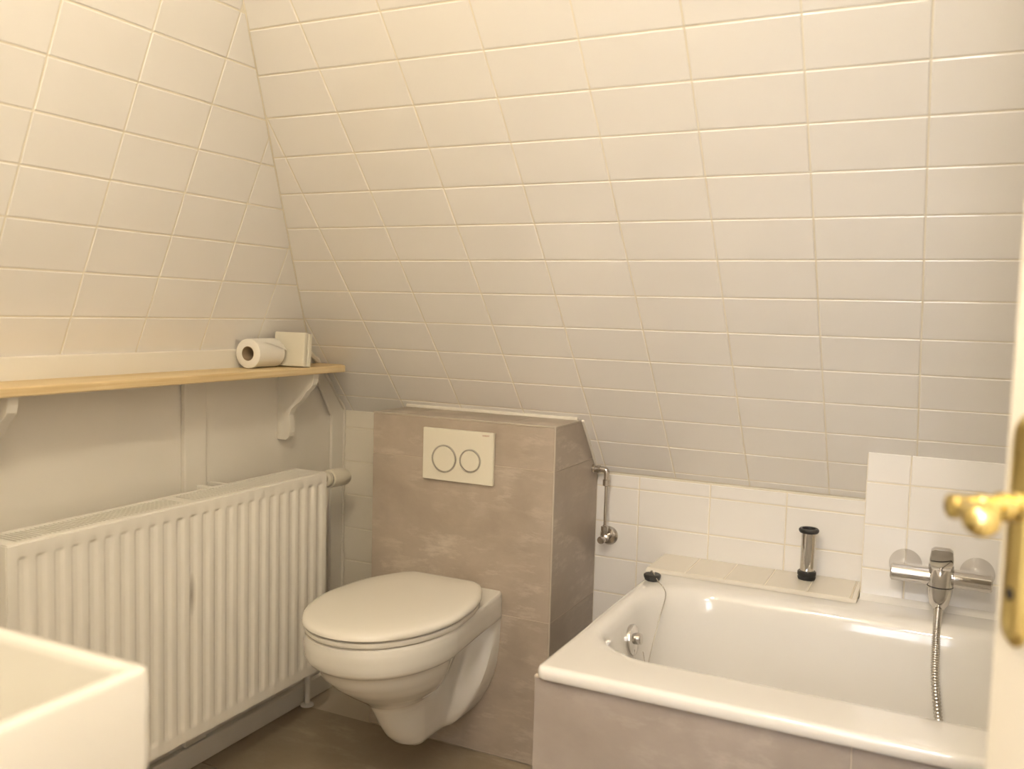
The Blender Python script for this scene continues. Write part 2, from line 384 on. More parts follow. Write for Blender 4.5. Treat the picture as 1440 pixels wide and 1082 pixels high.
# painted trim on the left wall
def trimp(name, bm, label, mm='trim', smooth=None): return tag(finish(bm, name, mm, smooth=smooth), label, 'trim', kind='structure')
trimp('trim_1', B(XL+.0005, XL+.011, YF, 2.11, FL-.172, ZK+.004, .003), 'white painted horizontal board behind the shelf under the sloping tiles')
trimp('trim_2', B(XL+.0005, XL+.015, 1.634, 1.707, .06, FL-.182, .003), 'white painted upright batten on the wall behind the radiator')
yb_, yt_ = 2.288, ys(FL-.18)
trimp('trim_3', prism([(2.228, .06), (yb_, .06), (yb_, FL-.318), (yt_-.004, FL-.184), (2.150, FL-.184), (2.150, FL-.205), (2.228, FL-.325)], 'x', XL+.0005, XL+.010, bev=.0015), 'white painted corner board that follows the roof slope below the shelf end')
trimp('trim_4', tube([(XL+.012, 2.146, FL-.206), (XL+.012, 2.222, FL-.322)], .0045, 8), 'thin painted bead along the slanted edge of the corner board')
# rough filler along the corner board
pts = [Vector((XL+.011, 2.287, z/100+.30)) for z in range(0, 56, 2)]+[Vector((XL+.011, ys(FL-.31+k*.016)-.004, FL-.31+k*.016)) for k in range(9)]
for p in pts: p += Vector((random.uniform(-.001, .002), random.uniform(-.002, .001), 0))
rr_ = [random.uniform(.003, .006) for _ in pts]
trimp('trim_5', tube(pts, .005, 8, rfun=lambda i: rr_[i]), 'rough white filler bead between the corner board and the tiles', 'caulk', 40)
pts = [Vector((XL+.012+.002*math.sin(k), 2.10+k*.0125, FL-.128-.0062*k)) for k in range(9)]
trimp('trim_6', tube(pts, .008, 8, rfun=lambda i: .010-.0007*i+.002*math.sin(i*2.1)), 'rough lump of white filler behind the end of the shelf', 'caulk', 40)
trimp('baseboard_left', B(XL+.0005, XL+.018, YF, 2.286, 0, .058, .003), 'low painted skirting board under the radiator', 'trim')

# ------------------------------------------------------------------ cistern box
BX0, BX1, BY, BZ = -1.4425, -.888, 2.088, .897
yt = ys(BZ)
ci = empty('cistern_box', ((BX0+BX1)/2, 2.2, 0), 'boxed-in cistern clad in taupe stone tiles behind the toilet', 'cistern box')
finish(prism([(BY+e, 0), (YB-.002, 0), (YB-.002, ZKB-.008), (yt-.006, BZ-e), (BY+e, BZ-e)], 'x', BX0+e, BX1-e), 'core', 'jointgrey', ci)
zs = [.002, .388, .782, BZ-.003]
tiles(ci, (0, BY, 0), (1, 0, 0), (0, 0, 1), [BX0, BX1-.003], zs, [], gap=.0022, bev=.0006, material='conc', jit=.0002)
tiles(ci, (BX1, 0, 0), (0, 1, 0), (0, 0, 1), [BY+.003, YB], zs, [(-math.sin(A1), -math.cos(A1), -(math.sin(A1)*(BS.y-.006)+math.cos(A1)*BS.z))], gap=.0022, bev=.0006, material='conc', jit=.0002)
tiles(ci, (0, 0, BZ), (1, 0, 0), (0, 1, 0), [BX0, -1.34, -1.03, BX1-.003], [BY+.003, yt-.008], [], gap=.0022, bev=.0006, material='conc', jit=.0002)
for nm, b_ in (('corner_strip', B(BX1-.0032, BX1+.0008, BY-.0008, BY+.0032, .002, BZ+.001, .0008)), ('corner_strip', B(BX0, BX1, BY-.0012, BY+.0035, BZ-.003, BZ+.0012, .0008)),
               ('corner_strip', B(BX1-.0035, BX1+.0012, BY, yt-.008, BZ-.003, BZ+.0012, .0008))): finish(b_, nm, 'edge', ci)
pts = [(BX0-.0, yt-.006, BZ+.002), (BX1-.01, yt-.006, BZ+.002)]
finish(tube(pts, .007, 8), 'sealant', 'caulk', ci, 40)
finish(tube([(BX1+.003, ys(BZ-k*.02)-.004, BZ-k*.02) for k in range(9)], .004, 8), 'sealant', 'caulk', ci, 40)

# flush plate
PC = Vector((-1.1645, BY, FL-.3815))
fp = empty('flush_plate', PC, 'white flush plate with two round chrome-ringed buttons', 'flush plate')
PYF = BY-.0125
finish(B(-1.2715, -1.0575, PYF, BY-.0015, FL-.4515, FL-.312, .002), 'plate', 'plate', fp)
for cx, cz, r in ((-1.204, FL-.392, .0335), (-1.125, FL-.391, .0275)):
    bt = finish(lathe((cx, PYF-.0002, cz), (0, -1, 0), [(0, r), (.0018, r), (.003, r-.0012), (.003, 0)], 48), 'button', 'plate', fp, 40)
    t = lathe((cx, PYF-.0002, cz), (0, -1, 0), [(0, r+.0005), (.003, r+.0005), (.0045, r+.0014), (.0045, r+.003), (.003, r+.0042), (0, r+.0045)], 48, cap=False)
    child(t, 'ring', 'chrome', bt, 50)
cu = bpy.data.curves.new('lettering', 'FONT'); cu.body = 'GEBERIT'; cu.size = .0056; cu.extrude = .0002; cu.align_x = 'CENTER'
to = bpy.data.objects.new('lettering_c', cu); COL.objects.link(to)
dg = bpy.context.evaluated_depsgraph_get(); tm = bpy.data.meshes.new_from_object(to.evaluated_get(dg)); bpy.data.objects.remove(to)
tm.materials.clear(); tm.materials.append(M['text'])
tl = link('lettering', tm, fp, (-1.080-PC.x, PYF-.0003-PC.y, FL-.3225-PC.z)); tl.rotation_euler = (rad(90), 0, 0)

# ------------------------------------------------------------------ toilet
TX = -1.167
to_ = empty('toilet', (TX, BY-.02, .10), 'white wall-hung toilet with closed lid under the flush plate', 'toilet')
def interp(xs_, ys_, x):
    if x <= xs_[0]: return ys_[0]
    for i in range(len(xs_)-1):
        if x <= xs_[i+1]:
            t = (x-xs_[i])/(xs_[i+1]-xs_[i]); n = len(xs_)
            m0 = (ys_[i+1]-ys_[max(i-1, 0)])/(xs_[i+1]-xs_[max(i-1, 0)]); m1 = (ys_[min(i+2, n-1)]-ys_[i])/(xs_[min(i+2, n-1)]-xs_[i])
            h = xs_[i+1]-xs_[i]; s0 = (ys_[i+1]-ys_[i])/h
            if s0 == 0: m0 = m1 = 0
            else:
                m0 = 0 if m0*s0 <= 0 else math.copysign(min(abs(m0), 3*abs(s0)), s0); m1 = 0 if m1*s0 <= 0 else math.copysign(min(abs(m1), 3*abs(s0)), s0)
            return (2*t**3-3*t*t+1)*ys_[i]+(t**3-2*t*t+t)*h*m0+(-2*t**3+3*t*t)*ys_[i+1]+(t**3-t*t)*h*m1
    return ys_[-1]
def toilet_loop(z, w0, ww, sw, sm, wm, sf, fl=.035, nr=40, nf=18):
    half = []
    mid = fl+.03
    S = [0, fl, mid, sw, sm]
    W = [w0, w0*.97, ww+(w0-ww)*.12, ww, wm] if ww < w0 else [w0, w0+(ww-w0)*.25, w0+(ww-w0)*.55, ww, wm]
    for k, cnt in enumerate((5, 9, 7, 16)):
        for i in range(cnt):
            s = S[k]+(S[k+1]-S[k])*i/cnt; half.append((interp(S, W, s), s))
    for i in range(nf+1):
        t = math.pi/2*i/nf; half.append((wm*math.cos(t)**.92 if i < nf else 0, sm+(sf-sm)*math.sin(t)))
    y_ = BY-.0012
    return [Vector((TX+w_, y_-s, z)) for w_, s in half]+[Vector((TX-w_, y_-s, z)) for w_, s in half[-2::-1]]
LV = [ # z, w0, ww, sw, sm, wm, sf, flange
    (.4515, .128, .143, .12, .31, .165, .528), (.4510, .134, .150, .12, .31, .172, .536), (.447, .138, .154, .12, .31, .176, .541),
    (.430, .141, .156, .12, .31, .179, .543), (.400, .141, .155, .12, .31, .178, .540), (.388, .141, .154, .12, .31, .175, .536), (.381, .140, .150, .12, .31, .169, .529),
    (.377, .139, .110, .07, .30, .160, .519, .014), (.370, .139, .082, .070, .30, .156, .512, .016), (.345, .138, .074, .080, .30, .150, .498, .024), (.315, .137, .067, .095, .29, .137, .466, .034),
    (.285, .134, .061, .110, .28, .113, .425, .044), (.262, .131, .057, .120, .27, .086, .390, .052), (.243, .127, .054, .130, .26, .067, .364, .058),
    (.220, .121, .052, .140, .25, .060, .349, .066), (.180, .104, .050, .155, .24, .056, .323, .078), (.145, .084, .047, .160, .23, .051, .297, .088), (.120, .066, .043, .155, .22, .045, .270, .09),
    (.106, .052, .036, .145, .21, .036, .245, .085), (.100, .040, .027, .135, .20, .026, .228, .08)]
LV = [tuple(l)+(() if len(l) == 8 else (.014,)) for l in LV]
FV = []
for a_, b_ in zip(LV, LV[1:]):
    n_ = 3 if a_[0]-b_[0] > .012 else 1
    FV += [tuple(p+(q-p)*k/n_ for p, q in zip(a_, b_)) for k in range(n_)]
FV.append(LV[-1])
finish(loft([toilet_loop(*l) for l in FV]), 'bowl', 'ceramic', to_, 38)
def seat_loop(z, ins, s0=.053):
    S = [s0, s0+.012, s0+.03, .12, .16, .21, .30]; W = [.090, .108, .123, .143, .161, .175, .1855]
    half = [(W[0]*k, s0) for k in (0, .5, .9)]; n = 20; sc = .305; k1 = 1-ins/.185
    for i in range(1, n): s = s0+(.30-s0)*(i/n)**1.6; half.append((interp(S, W, s), s))
    for i in range(25):
        t = math.pi/2*i/24; half.append((.1855*math.cos(t)**.96 if i < 24 else 0, .30+(.552-.30)*math.sin(t)))
    half = [(w_*k1, sc+(s-sc)*k1) for w_, s in half]
    return [Vector((TX+w_, BY-s, z)) for w_, s in half]+[Vector((TX-w_, BY-s, z)) for w_, s in half[-2:0:-1]]
zr = .4525
finish(loft([seat_loop(zr, .012), seat_loop(zr+.001, .006), seat_loop(zr+.006, .0035), seat_loop(zr+.013, .0045), seat_loop(zr+.0155, .010)]), 'seat', 'seat', to_, 50)
finish(loft([seat_loop(zr+.0165, .010), seat_loop(zr+.0175, .003), seat_loop(zr+.021, 0), seat_loop(zr+.027, .0005), seat_loop(zr+.032, .004), seat_loop(zr+.0355, .011), seat_loop(zr+.038, .022),
             seat_loop(zr+.0405, .05), seat_loop(zr+.042, .085)]), 'lid', 'seat', to_, 50)
for sx in (-.062, .062):
    finish(B(TX+sx-.016, TX+sx+.016, BY-.048, BY-.026, .4518, .474, .006, 3), 'hinge', 'seat', to_, 40)
for sx in (-1, 1):
    finish(lathe((TX+sx*.074, BY-.047, .354), (sx, -.25, 0), [(0, .011), (.022, .011), (.0235, .0095), (.0235, 0)], 20), 'fixing_cap', 'edge', to_, 40)

# ------------------------------------------------------------------ bathtub
RZ = .5235
bt = empty('bathtub', (.13, 1.885, .10), 'white enamel bathtub set into a tiled surround', 'bathtub')
X0, X1, Y0, Y1 = -.667, XR-.004, 1.508, 2.278
ix0, ix1, iy0, iy1, ir = -.642, .83, 1.642, 2.164, .165
def out(i, z, r): return rrect(X0+i, X1-i, Y0+i, Y1-i, r, z)
def inn(i, z, r=ir, l=0, k=0): return rrect(ix0+i+l, ix1-i-k, iy0+i, iy1-i, max(r-i*.3, .05), z)
loops = [out(.004, RZ-.026, .012), out(.0, RZ-.022, .014), out(.0, RZ-.009, .014), out(.002, RZ-.003, .014), out(.008, RZ, .016), out(.013, RZ, .02),
         inn(-.02, RZ-.0005), inn(-.008, RZ-.002), inn(.002, RZ-.006), inn(.010, RZ-.015), inn(.016, RZ-.030), inn(.021, RZ-.060), inn(.032, RZ-.14, ir, .0, .03), inn(.045, RZ-.24, ir, .01, .07),
         inn(.060, RZ-.33, ir, .02, .11), inn(.080, RZ-.375, ir, .03, .13), inn(.11, RZ-.395, ir, .04, .15), inn(.16, RZ-.402, ir, .05, .17)]
sh = finish(loft(loops, cap0=False), 'shell', 'enamel', bt, 60)
finish(prism([(2.2828, RZ-.004), (2.2828, RZ+.012), (2.2795, RZ+.010), (2.271, RZ+.004), (2.263, RZ+.0002), (2.263, RZ-.004)], 'x', -.1655, XR-.006), 'sealant', 'enamel', bt)
ov = Vector((-.6165, 1.928, FL-.733))
od = Vector((1, 0, .10)).normalized()
oo = child(lathe(ov, od, [(-.006, .034), (.003, .036), (.007, .034), (.010, .024), (.010, 0)], 32), 'overflow_cover', 'chrome', sh, 40)
t = lathe(ov+od*.010+Vector((0, 0, .004)), od, [(-.004, .013), (.011, .013), (.013, .011), (.013, 0)], 24)
child(t, 'overflow_knob', 'chrome', sh, 40)
child(B(ov.x-.004, ov.x+.0085, ov.y-.012, ov.y+.012, ov.z-.034, ov.z-.020, .002), 'overflow_slot', 'dark', sh)

# tiled bath front and ledge
pn = empty('bath_surround', (0, 1.56, 0), 'bath front clad in pale taupe stone tiles under the tub rim', 'bath surround')
PX0 = -.676
bm = B(PX0+e, XR-.002, 1.522+e, 1.58, .002, RZ-.030); box(bm, PX0+e, PX0+.05, 1.58, 2.275, .002, RZ-.030)
finish(bm, 'core', 'jointgrey', pn)
tiles(pn, (0, 1.522, 0), (1, 0, 0), (0, 0, 1), [PX0, -.109, .458, XR-.002], [.002, .100, RZ-.027], [], gap=.0022, bev=.0006, material='concpale', jit=.0002)
tiles(pn, (PX0, 0, 0), (0, -1, 0), (0, 0, 1), [-2.275, -1.92, -1.5235], [.002, .100, RZ-.027], [], gap=.0022, bev=.0006, material='concpale', jit=.0002)
finish(B(PX0+.001, XR-.002, 1.5205, 1.530, RZ-.0285, RZ-.0240, .001), 'sealant', 'jointgrey', pn)
lg = empty('bath_ledge', (-.42, 2.31, .5), 'narrow cream tiled ledge between the bathtub and the low tiled wall', 'ledge')
LZ = .5315
finish(box(B(-.683+e, -.168, 2.233+e, 2.279, RZ+.0006, LZ-e), -.683+e, -.168, 2.279, YB-.002, LZ-.04, LZ-e), 'core', 'grout', lg)
tiles(lg, (0, 0, LZ), (1, 0, 0), (0, 1, 0), [-.683, -.581, -.481, -.382, -.282, -.182, -.168], [2.233, YB-.002], [], gap=.003, bev=.0016, material='ledgetile')
finish(prism([(2.2335, RZ+.0004), (2.2335, LZ-.0012), (2.230, LZ-.004), (2.222, RZ+.0006)], 'x', -.6815, -.1685), 'sealant', 'caulk', lg)

# ------------------------------------------------------------------ bath mixer with hose
MZ = FL-.552; MY = 2.283
mx = empty('bath_mixer', (.005, MY-.03, MZ), 'chrome single-lever wall bath mixer with a hanging shower hose', 'mixer tap')
BY_ = 2.205
for cx in (-.07, .08):
    finish(lathe((cx, MY-.0006, MZ-.009), (0, -1, 0), [(0, .036), (.004, .036), (.030, .021), (.071, .0185)], 40), 'rosette', 'chrome', mx, 30)
finish(lathe((-.098, BY_, MZ-.009), (1, 0, 0), [(0, 0), (0, .017), (.003, .0205), (.082, .0205), (.086, .018)], 40), 'arm', 'chrome', mx, 30)
finish(lathe((.028, BY_, MZ-.009), (1, 0, 0), [(0, .018), (.004, .0205), (.077, .0205), (.080, .017), (.080, 0)], 40), 'arm', 'chrome', mx, 30)
prof = [(.034, .022), (.030, .0255), (.0, .027), (-.028, .0265), (-.045, .0235), (-.060, .020), (-.068, .014), (-.072, .010)]
bd = finish(lathe((.0055, BY_-.004, MZ-.009), (0, 0, 1), prof[::-1], 40), 'body', 'chrome', mx, 35)
child(lathe((.0055, BY_-.004, MZ-.028), (0, 0, 1), [(-.0012, .0266), (-.0012, .0272), (.0012, .0272), (.0012, .0266)], 40), 'seam_ring', 'dark', bd, 30)
lv = prism([(-.019, -.010), (.019, -.010), (.024, .012), (.022, .040), (.015, .046), (-.015, .046), (-.022, .040), (-.024, .012)], 'y', -.006, .006, bev=.002)
bmesh.ops.transform(lv, matrix=Matrix.Translation((.0055, BY_-.030, MZ+.024)) @ Matrix.Rotation(rad(24), 4, 'X'), verts=lv.verts[:])
lvo = finish(lv, 'lever', 'chrome', mx, 30)
t = lathe((.0055, BY_-.004, MZ+.022), (0, -.35, 1), [(0, .024), (.012, .023), (.020, .017), (.022, 0)], 32)
child(t, 'lever_base', 'chrome', lvo, 30)
hp = spline([(.0055, BY_-.006, MZ-.074), (.0045, 2.168, MZ-.105), (.005, 2.142, MZ-.15), (.008, 2.130, MZ-.22), (.022, 2.105, MZ-.31), (.042, 2.075, MZ-.39), (.085, 2.03, MZ-.455), (.20, 1.95, .138), (.36, 1.88, .134)], 40)
finish(tube(hp, .009, 14, rfun=lambda i: .0090 if i % 3 else .0072), 'hose', 'steel', mx, 80)
finish(lathe((.0055, BY_-.004, MZ-.078), (0, 0, 1), [(-.018, .0098), (-.014, .0115), (.006, .0115), (.009, .010)], 24), 'hose_nut', 'chrome', mx, 40)

# chrome tube on the ledge
tb = empty('drain_tube', (-.298, 2.345, LZ), 'short chrome tube with black rubber rings standing on the tiled ledge', 'tube')
T0 = tb.location.copy()
finish(lathe(T0+Vector((0, 0, .012)), (0, 0, 1), [(0, .0165), (0, .0175), (.108, .0175), (.108, .0155), (.0, .0155), (0, .0165)], 36, cap=False), 'chrome_sleeve', 'chrome', tb, 30)
finish(lathe(T0, (0, 0, 1), [(.0005, .0185), (.0005, .0205), (.006, .0225), (.010, .0215), (.012, .0228), (.020, .0225), (.023, .0195), (.023, .0178)], 36), 'bottom_ring', 'rubber', tb, 40)
finish(lathe(T0+Vector((0, 0, .1255)), (0, 0, 1), [(-.007, .0178), (-.006, .022), (-.002, .0245), (.002, .0245), (.005, .022), (.005, .017), (.001, .0156), (-.007, .0156)], 36, cap=False), 'top_ring', 'rubber', tb, 40)

# plug with bead chain
pg = empty('bath_plug', (-.643, 2.157, RZ), 'black rubber bath plug with a thin bead chain on the corner of the tub rim', 'plug')
G0 = pg.location.copy()
finish(lathe(G0, (0, 0, 1), [(.0005, .017), (.002, .0185), (.010, .0215), (.014, .0215), (.016, .019), (.0165, .006), (.0165, 0)], 32), 'stopper', 'rubber', pg, 35)
tr = bmesh.new()
for k in range(16):
    a = math.pi*k/15
    tr.verts.new(G0+Vector((.006*math.cos(a), 0, .016+.008*math.sin(a))))
vv = [v.co.copy() for v in tr.verts]; tr.free()
finish(tube(vv, .0012, 8), 'ring', 'dullchrome', pg, 40)
cp = spline([G0+Vector((0, 0, .022)), G0+Vector((.022, -.022, .006)), (-.598, 2.105, RZ+.001), (-.587, 2.085, RZ-.014), (-.590, 2.05, RZ-.06), (-.592, 2.00, RZ-.12), (-.590, 1.965, RZ-.15), (-.592, 1.938, FL-.76)], 14)
tot = sum((b-a).length for a, b in zip(cp, cp[1:]))
finish(tube(cp, .0008, 6), 'chain', 'dullchrome', pg, 60)
ch = bmesh.new(); acc = 0; nxt = 0
for a, b in zip(cp, cp[1:]):
    l = (b-a).length
    while nxt <= acc+l:
        p = a.lerp(b, (nxt-acc)/l); bmesh.ops.create_icosphere(ch, subdivisions=1, radius=.0017, matrix=Matrix.Translation(p)); nxt += .0042
    acc += l
cho = finish(ch, 'chain_beads', 'dullchrome', pg, 80); cho['kind'] = 'stuff'

# ------------------------------------------------------------------ stop valve beside the cistern
vz = FL-.621; vx = -.846
va = empty('stop_valve', (vx, YB-.002, vz), 'chrome angle stop valve with a thin supply pipe beside the cistern box', 'valve')
finish(lathe((vx, YB-.0006, vz), (0, -1, 0), [(0, .0265), (.004, .0265), (.010, .022), (.013, .012)], 32), 'rosette', 'dullchrome', va, 35)
finish(lathe((vx, YB-.012, vz), (0, -1, 0), [(0, .010), (.020, .010), (.022, .012), (.034, .012), (.036, .008), (.042, .008)], 24), 'body', 'dullchrome', va, 35)
finish(lathe((vx, YB-.054, vz), (0, -1, 0), [(0, .008), (.002, .0105), (.016, .0105), (.019, .008), (.019, 0)], 24), 'knob', 'dullchrome', va, 35)
finish(lathe((vx, YB-.040, vz+.008), (0, 0, 1), [(0, .008), (.012, .008), (.013, .0105), (.026, .0105), (.027, .006), (.030, .005)], 6), 'nut', 'dullchrome', va)
finish(tube([(vx, YB-.040, vz+.036), (vx, YB-.040, FL-.462)], .0042, 12), 'supply_pipe', 'dullchrome', va, 60)
finish(lathe((vx, YB-.040, FL-.474), (0, 0, 1), [(0, .006), (.002, .010), (.018, .010), (.020, .0075), (.036, .0075)], 16), 'nut', 'dullchrome', va, 35)
el = spline([(vx, YB-.040, FL-.440), (vx-.001, YB-.040, FL-.431), (vx-.008, YB-.040, FL-.4275), (BX1+.001, YB-.040, FL-.4275)], 6)
finish(tube(el, .008, 14), 'elbow', 'dullchrome', va, 60)
finish(lathe((BX1+.0005, YB-.040, FL-.4275), (1, 0, 0), [(0, .012), (.003, .012), (.004, .009), (.012, .009), (.013, .011), (.022, .011), (.023, .008)], 16), 'collar', 'dullchrome', va, 35)

# ------------------------------------------------------------------ radiator
RX, RXB, RY0, RY1, RZ0, RZ1 = -1.535, -1.643, 1.061, 2.002, FL-1.006, FL-.4535
ra = empty('radiator', (RXB, (RY0+RY1)/2, RZ0), 'white ribbed panel radiator under the wooden shelf', 'radiator')
pitch = (1.973-1.092)/23; gy = [1.092+pitch*i for i in range(24)]
cols = [(RY0, 0), (RY0+.004, 0)]
D = .0050
for y in gy:
    cols += [(y-.0135, 0), (y-.0105, .22*D), (y-.006, .92*D), (y-.003, D), (y+.003, D), (y+.006, .92*D), (y+.0105, .22*D), (y+.0135, 0)]
cols += [(RY1-.004, 0), (RY1, 0)]
gz0, gz1 = RZ0+.027, RZ1-.026
rows = [(RZ0, 0), (gz0-.004, 0), (gz0, .25), (gz0+.006, .9), (gz0+.010, 1), (gz1-.010, 1), (gz1-.004, .9), (gz1, .25), (gz1+.003, 0), (RZ1, 0)]
bm = bmesh.new(); G = [[bm.verts.new((RX-d*k, y, z)) for y, d in cols] for z, k in rows]
for i in range(len(G)-1):
    for j in range(len(cols)-1): bm.faces.new((G[i][j], G[i][j+1], G[i+1][j+1], G[i+1][j]))
back = [bm.verts.new(p) for p in ((RX-.014, RY0, RZ0), (RX-.014, RY1, RZ0), (RX-.014, RY1, RZ1), (RX-.014, RY0, RZ1))]
bm.faces.new(back)
bm.faces.new([g for g in G[0]]+[back[1], back[0]]); bm.faces.new([g for g in G[-1]]+[back[2], back[3]])
bm.faces.new([r[0] for r in G]+[back[3], back[0]]); bm.faces.new([r[-1] for r in G]+[back[2], back[1]])
M['radiator_front'] = stained('scuffed_radiator_enamel', 'radiator', (.33, .28, .21), (RX-RXB, 1.513-(RY0+RY1)/2, FL-.665-RZ0), (.05, .012, .055), .75)
fpn = finish(bm, 'front_panel', 'radiator_front', ra, 32)
finish(B(RXB, RXB+.014, RY0, RY1, RZ0, RZ1, .002), 'back_panel', 'radiator', ra)
for y0, y1 in ((RY0-.0015, RY0+.001), (RY1-.001, RY1+.0015)):
    finish(B(RXB+.002, RX-.003, y0, y1, RZ0+.012, RZ1+.001, .0008), 'side_panel', 'radiator', ra)
gr = finish(B(RX-.020, RX-.004, RY0+.002, RY1-.002, RZ1-.004, RZ1+.003, .0012), 'grille_frame', 'radiator', ra)
child(B(RXB+.004, RXB+.016, RY0+.002, RY1-.002, RZ1-.004, RZ1+.003, .0012), 'grille_rail', 'radiator', gr)
for y0, y1 in ((RY0+.002, RY0+.026), (1.508, 1.540), (RY1-.026, RY1-.002)):
    child(B(RXB+.014, RX-.018, y0, y1, RZ1-.003, RZ1+.0022, .0008), 'grille_rail', 'radiator', gr)
t0 = B(-.004, .004, -.0025, .0025, -.002, .002)
bmesh.ops.scale(t0, vec=((RX-.018-RXB-.014)/.008, 1, 1), verts=t0.verts[:])
sme = bpy.data.meshes.new('grille_slat'); t0.to_mesh(sme); t0.free(); sme.materials.append(M['radiator'])
y = RY0+.030
while y < RY1-.029:
    if not 1.505 < y < 1.543:
        link('grille_slat', sme, gr, Vector(((RX+RXB-.004)/2, y, RZ1-.0005))-ra.location-gr.location)
    y += .0105
finish(lathe((RX-.045, RY1, FL-.482), (0, 1, 0), [(0, .011), (.030, .011), (.032, .014), (.046, .014)], 24), 'valve_body', 'dullchrome', ra, 35)
hd = finish(lathe((RX-.045, RY1+.046, FL-.484), (0, 1, -.06), [(0, .019), (.003, .022), (.016, .022), (.018, .019), (.021, .019), (.022, .0255), (.030, .027), (.088, .0255), (.100, .022), (.102, .018), (.102, 0)], 40), 'thermostat_head', 'plate', ra, 35)
child(lathe((RX-.045, RY1+.064, FL-.4851), (0, 1, -.06), [(0, .0193), (.003, .0196), (.0035, .0193)], 40), 'gap_ring', 'dark', hd, 40)
finish(tube(spline([(XL+.035, 2.09, .0005), (XL+.035, 2.09, .12), (XL+.035, 2.088, .205), (XL+.04, 2.07, .228), (RX-.06, 2.02, .23), (RX-.06, RY1-.01, .23)], 6), .0085, 14), 'pipe', 'radiator', ra, 60)
finish(lathe((XL+.035, 2.09, .0005), (0, 0, 1), [(0, .020), (.004, .019), (.008, .010)], 24), 'pipe_collar', 'radiator', ra, 40)
for yy in (1.679, 1.729):
    finish(B(RXB-.056, RXB+.003, yy-.006, yy+.006, RZ1-.020, RZ1+.002, .002), 'wall_bracket', 'radiator', ra)
ch_ = lathe((RX-.0068, 1.511, FL-.655), (1, 0, 0), [(0, .0045), (.0012, .004), (.0012, 0)], 12)
bmesh.ops.scale(ch_, vec=(1, .6, 1), space=Matrix.Translation((0, -1.511, 0)), verts=ch_.verts[:])
child(ch_, 'paint_chip', 'rust', fpn)

# ------------------------------------------------------------------ shelf
sf = empty('shelf', (XL, 1.4, FL-.18), 'narrow pine board shelf on white scrolled brackets above the radiator', 'shelf')
SXF, SZ0, SZ1 = -1.558, FL-.1805, FL-.1615
bm = prism([(XL+.0115, .62), (SXF-.012, .62), (SXF, .632), (SXF, 2.112), (SXF-.010, 2.124), (-1.60, ys(SZ1)-.012), (XL+.0115, ys(SZ1)-.010)], 'z', SZ0, SZ1, bev=.003)
finish(bm, 'board', 'wood', sf)
def bracket(y):
    L_ = FL
    pr = [(XL+.0003, L_-.181), (XL+.0003, L_-.372), (-1.669, L_-.372), (-1.658, L_-.362), (-1.655, L_-.350), (-1.657, L_-.300), (-1.650, L_-.284), (-1.636, L_-.272), (-1.622, L_-.262), (-1.608, L_-.246), (-1.598, L_-.232), (-1.588, L_-.224), (-1.578, L_-.212), (-1.574, L_-.196), (-1.573, L_-.181)]
    return prism(pr, 'y', y-.011, y+.011, bev=.0012)
for y in (2.0, 1.105): finish(bracket(y), 'bracket', 'trim', sf)

# toilet roll lying on the shelf
RR = .0385
rl = empty('toilet_roll', (-1.648, 1.862, SZ1), 'white paper roll lying on its side on the shelf', 'paper roll', rz=rad(4))
rl['_w'] = 1
bm = lathe((0, -.054, RR+.0006), (0, 1, 0), [(0, .019), (0, RR-.003), (.002, RR), (.106, RR), (.108, RR-.003), (.108, .019), (0, .019)], 48, cap=False)
finish(bm, 'paper', 'paper', rl, 40)
bm = lathe((0, -.0535, RR+.0006), (0, 1, 0), [(0, .0192), (.107, .0192), (.107, .0175), (0, .0175), (0, .0192)], 40, cap=False)
finish(bm, 'cardboard_core', 'card', rl, 40)
bm = bmesh.new(); n = 10; R_ = RR+.0012
L1 = [bm.verts.new((R_*math.cos(a), -.02+.075*t, RR+R_*math.sin(a))) for t, a in [(i/n, rad(48-10*i/n)) for i in range(n+1)]]
L2 = [bm.verts.new(((R_+.003*math.sin(math.pi*t))*math.cos(a), -.02+.075*t+.004, RR+(R_+.002)*math.sin(a))) for t, a in [(i/n, rad(44-34*i/n)) for i in range(n+1)]]
for i in range(n): bm.faces.new((L1[i], L1[i+1], L2[i+1], L2[i]))
finish(bm, 'loose_sheet', 'paper', rl, 60)

# white cover plate standing on the shelf
cv = empty('cover_plate', (-1.62, 1.950, SZ1), 'square white plastic cover leaning upright behind the paper roll', 'cover plate', rz=rad(3)); cv['_w'] = 1
cv.rotation_euler = (rad(-5), 0, rad(3))
finish(B(-.048, .052, -.0165, -.0005, .0015, .094, .003), 'front_shell', 'plate', cv)
finish(B(-.046, .054, .001, .016, .001, .092, .003), 'back_shell', 'plate', cv)

# ------------------------------------------------------------------ wash basin
SZ = FL-.33
sk = empty('wash_basin', (-.95, YF, SZ-.2), 'square white ceramic wash basin with a thin rim beside the radiator', 'wash basin')
sx0, sx1, sy0, sy1 = -1.25, -.641, YF+.0008, .582
def so(i, z, r): return rrect(sx0+i, sx1-i, sy0+i, sy1-i, r, z, 8, 4)
def si(i, z, r): return rrect(sx0+.017+i, sx1-.017-i, sy0+.10+i, sy1-.017-i, r, z, 8, 4)
finish(loft([so(.05, SZ-.20, .03), so(.012, SZ-.196, .025), so(.005, SZ-.185, .02), so(.0, SZ-.09, .010), so(0, SZ-.006, .010), so(.0015, SZ-.002, .009), so(.005, SZ, .008),
             si(-.004, SZ, .012), si(0, SZ-.003, .014), si(.002, SZ-.010, .016), si(.004, SZ-.08, .022), si(.010, SZ-.108, .03), si(.03, SZ-.120, .04), si(.09, SZ-.125, .06)]), 'bowl', 'ceramic', sk, 45)
finish(lathe((-.95, .39, SZ-.1248), (0, 0, 1), [(0, .032), (.003, .030), (.004, .024), (.002, .020), (.002, 0)], 32), 'drain', 'chrome', sk, 40)

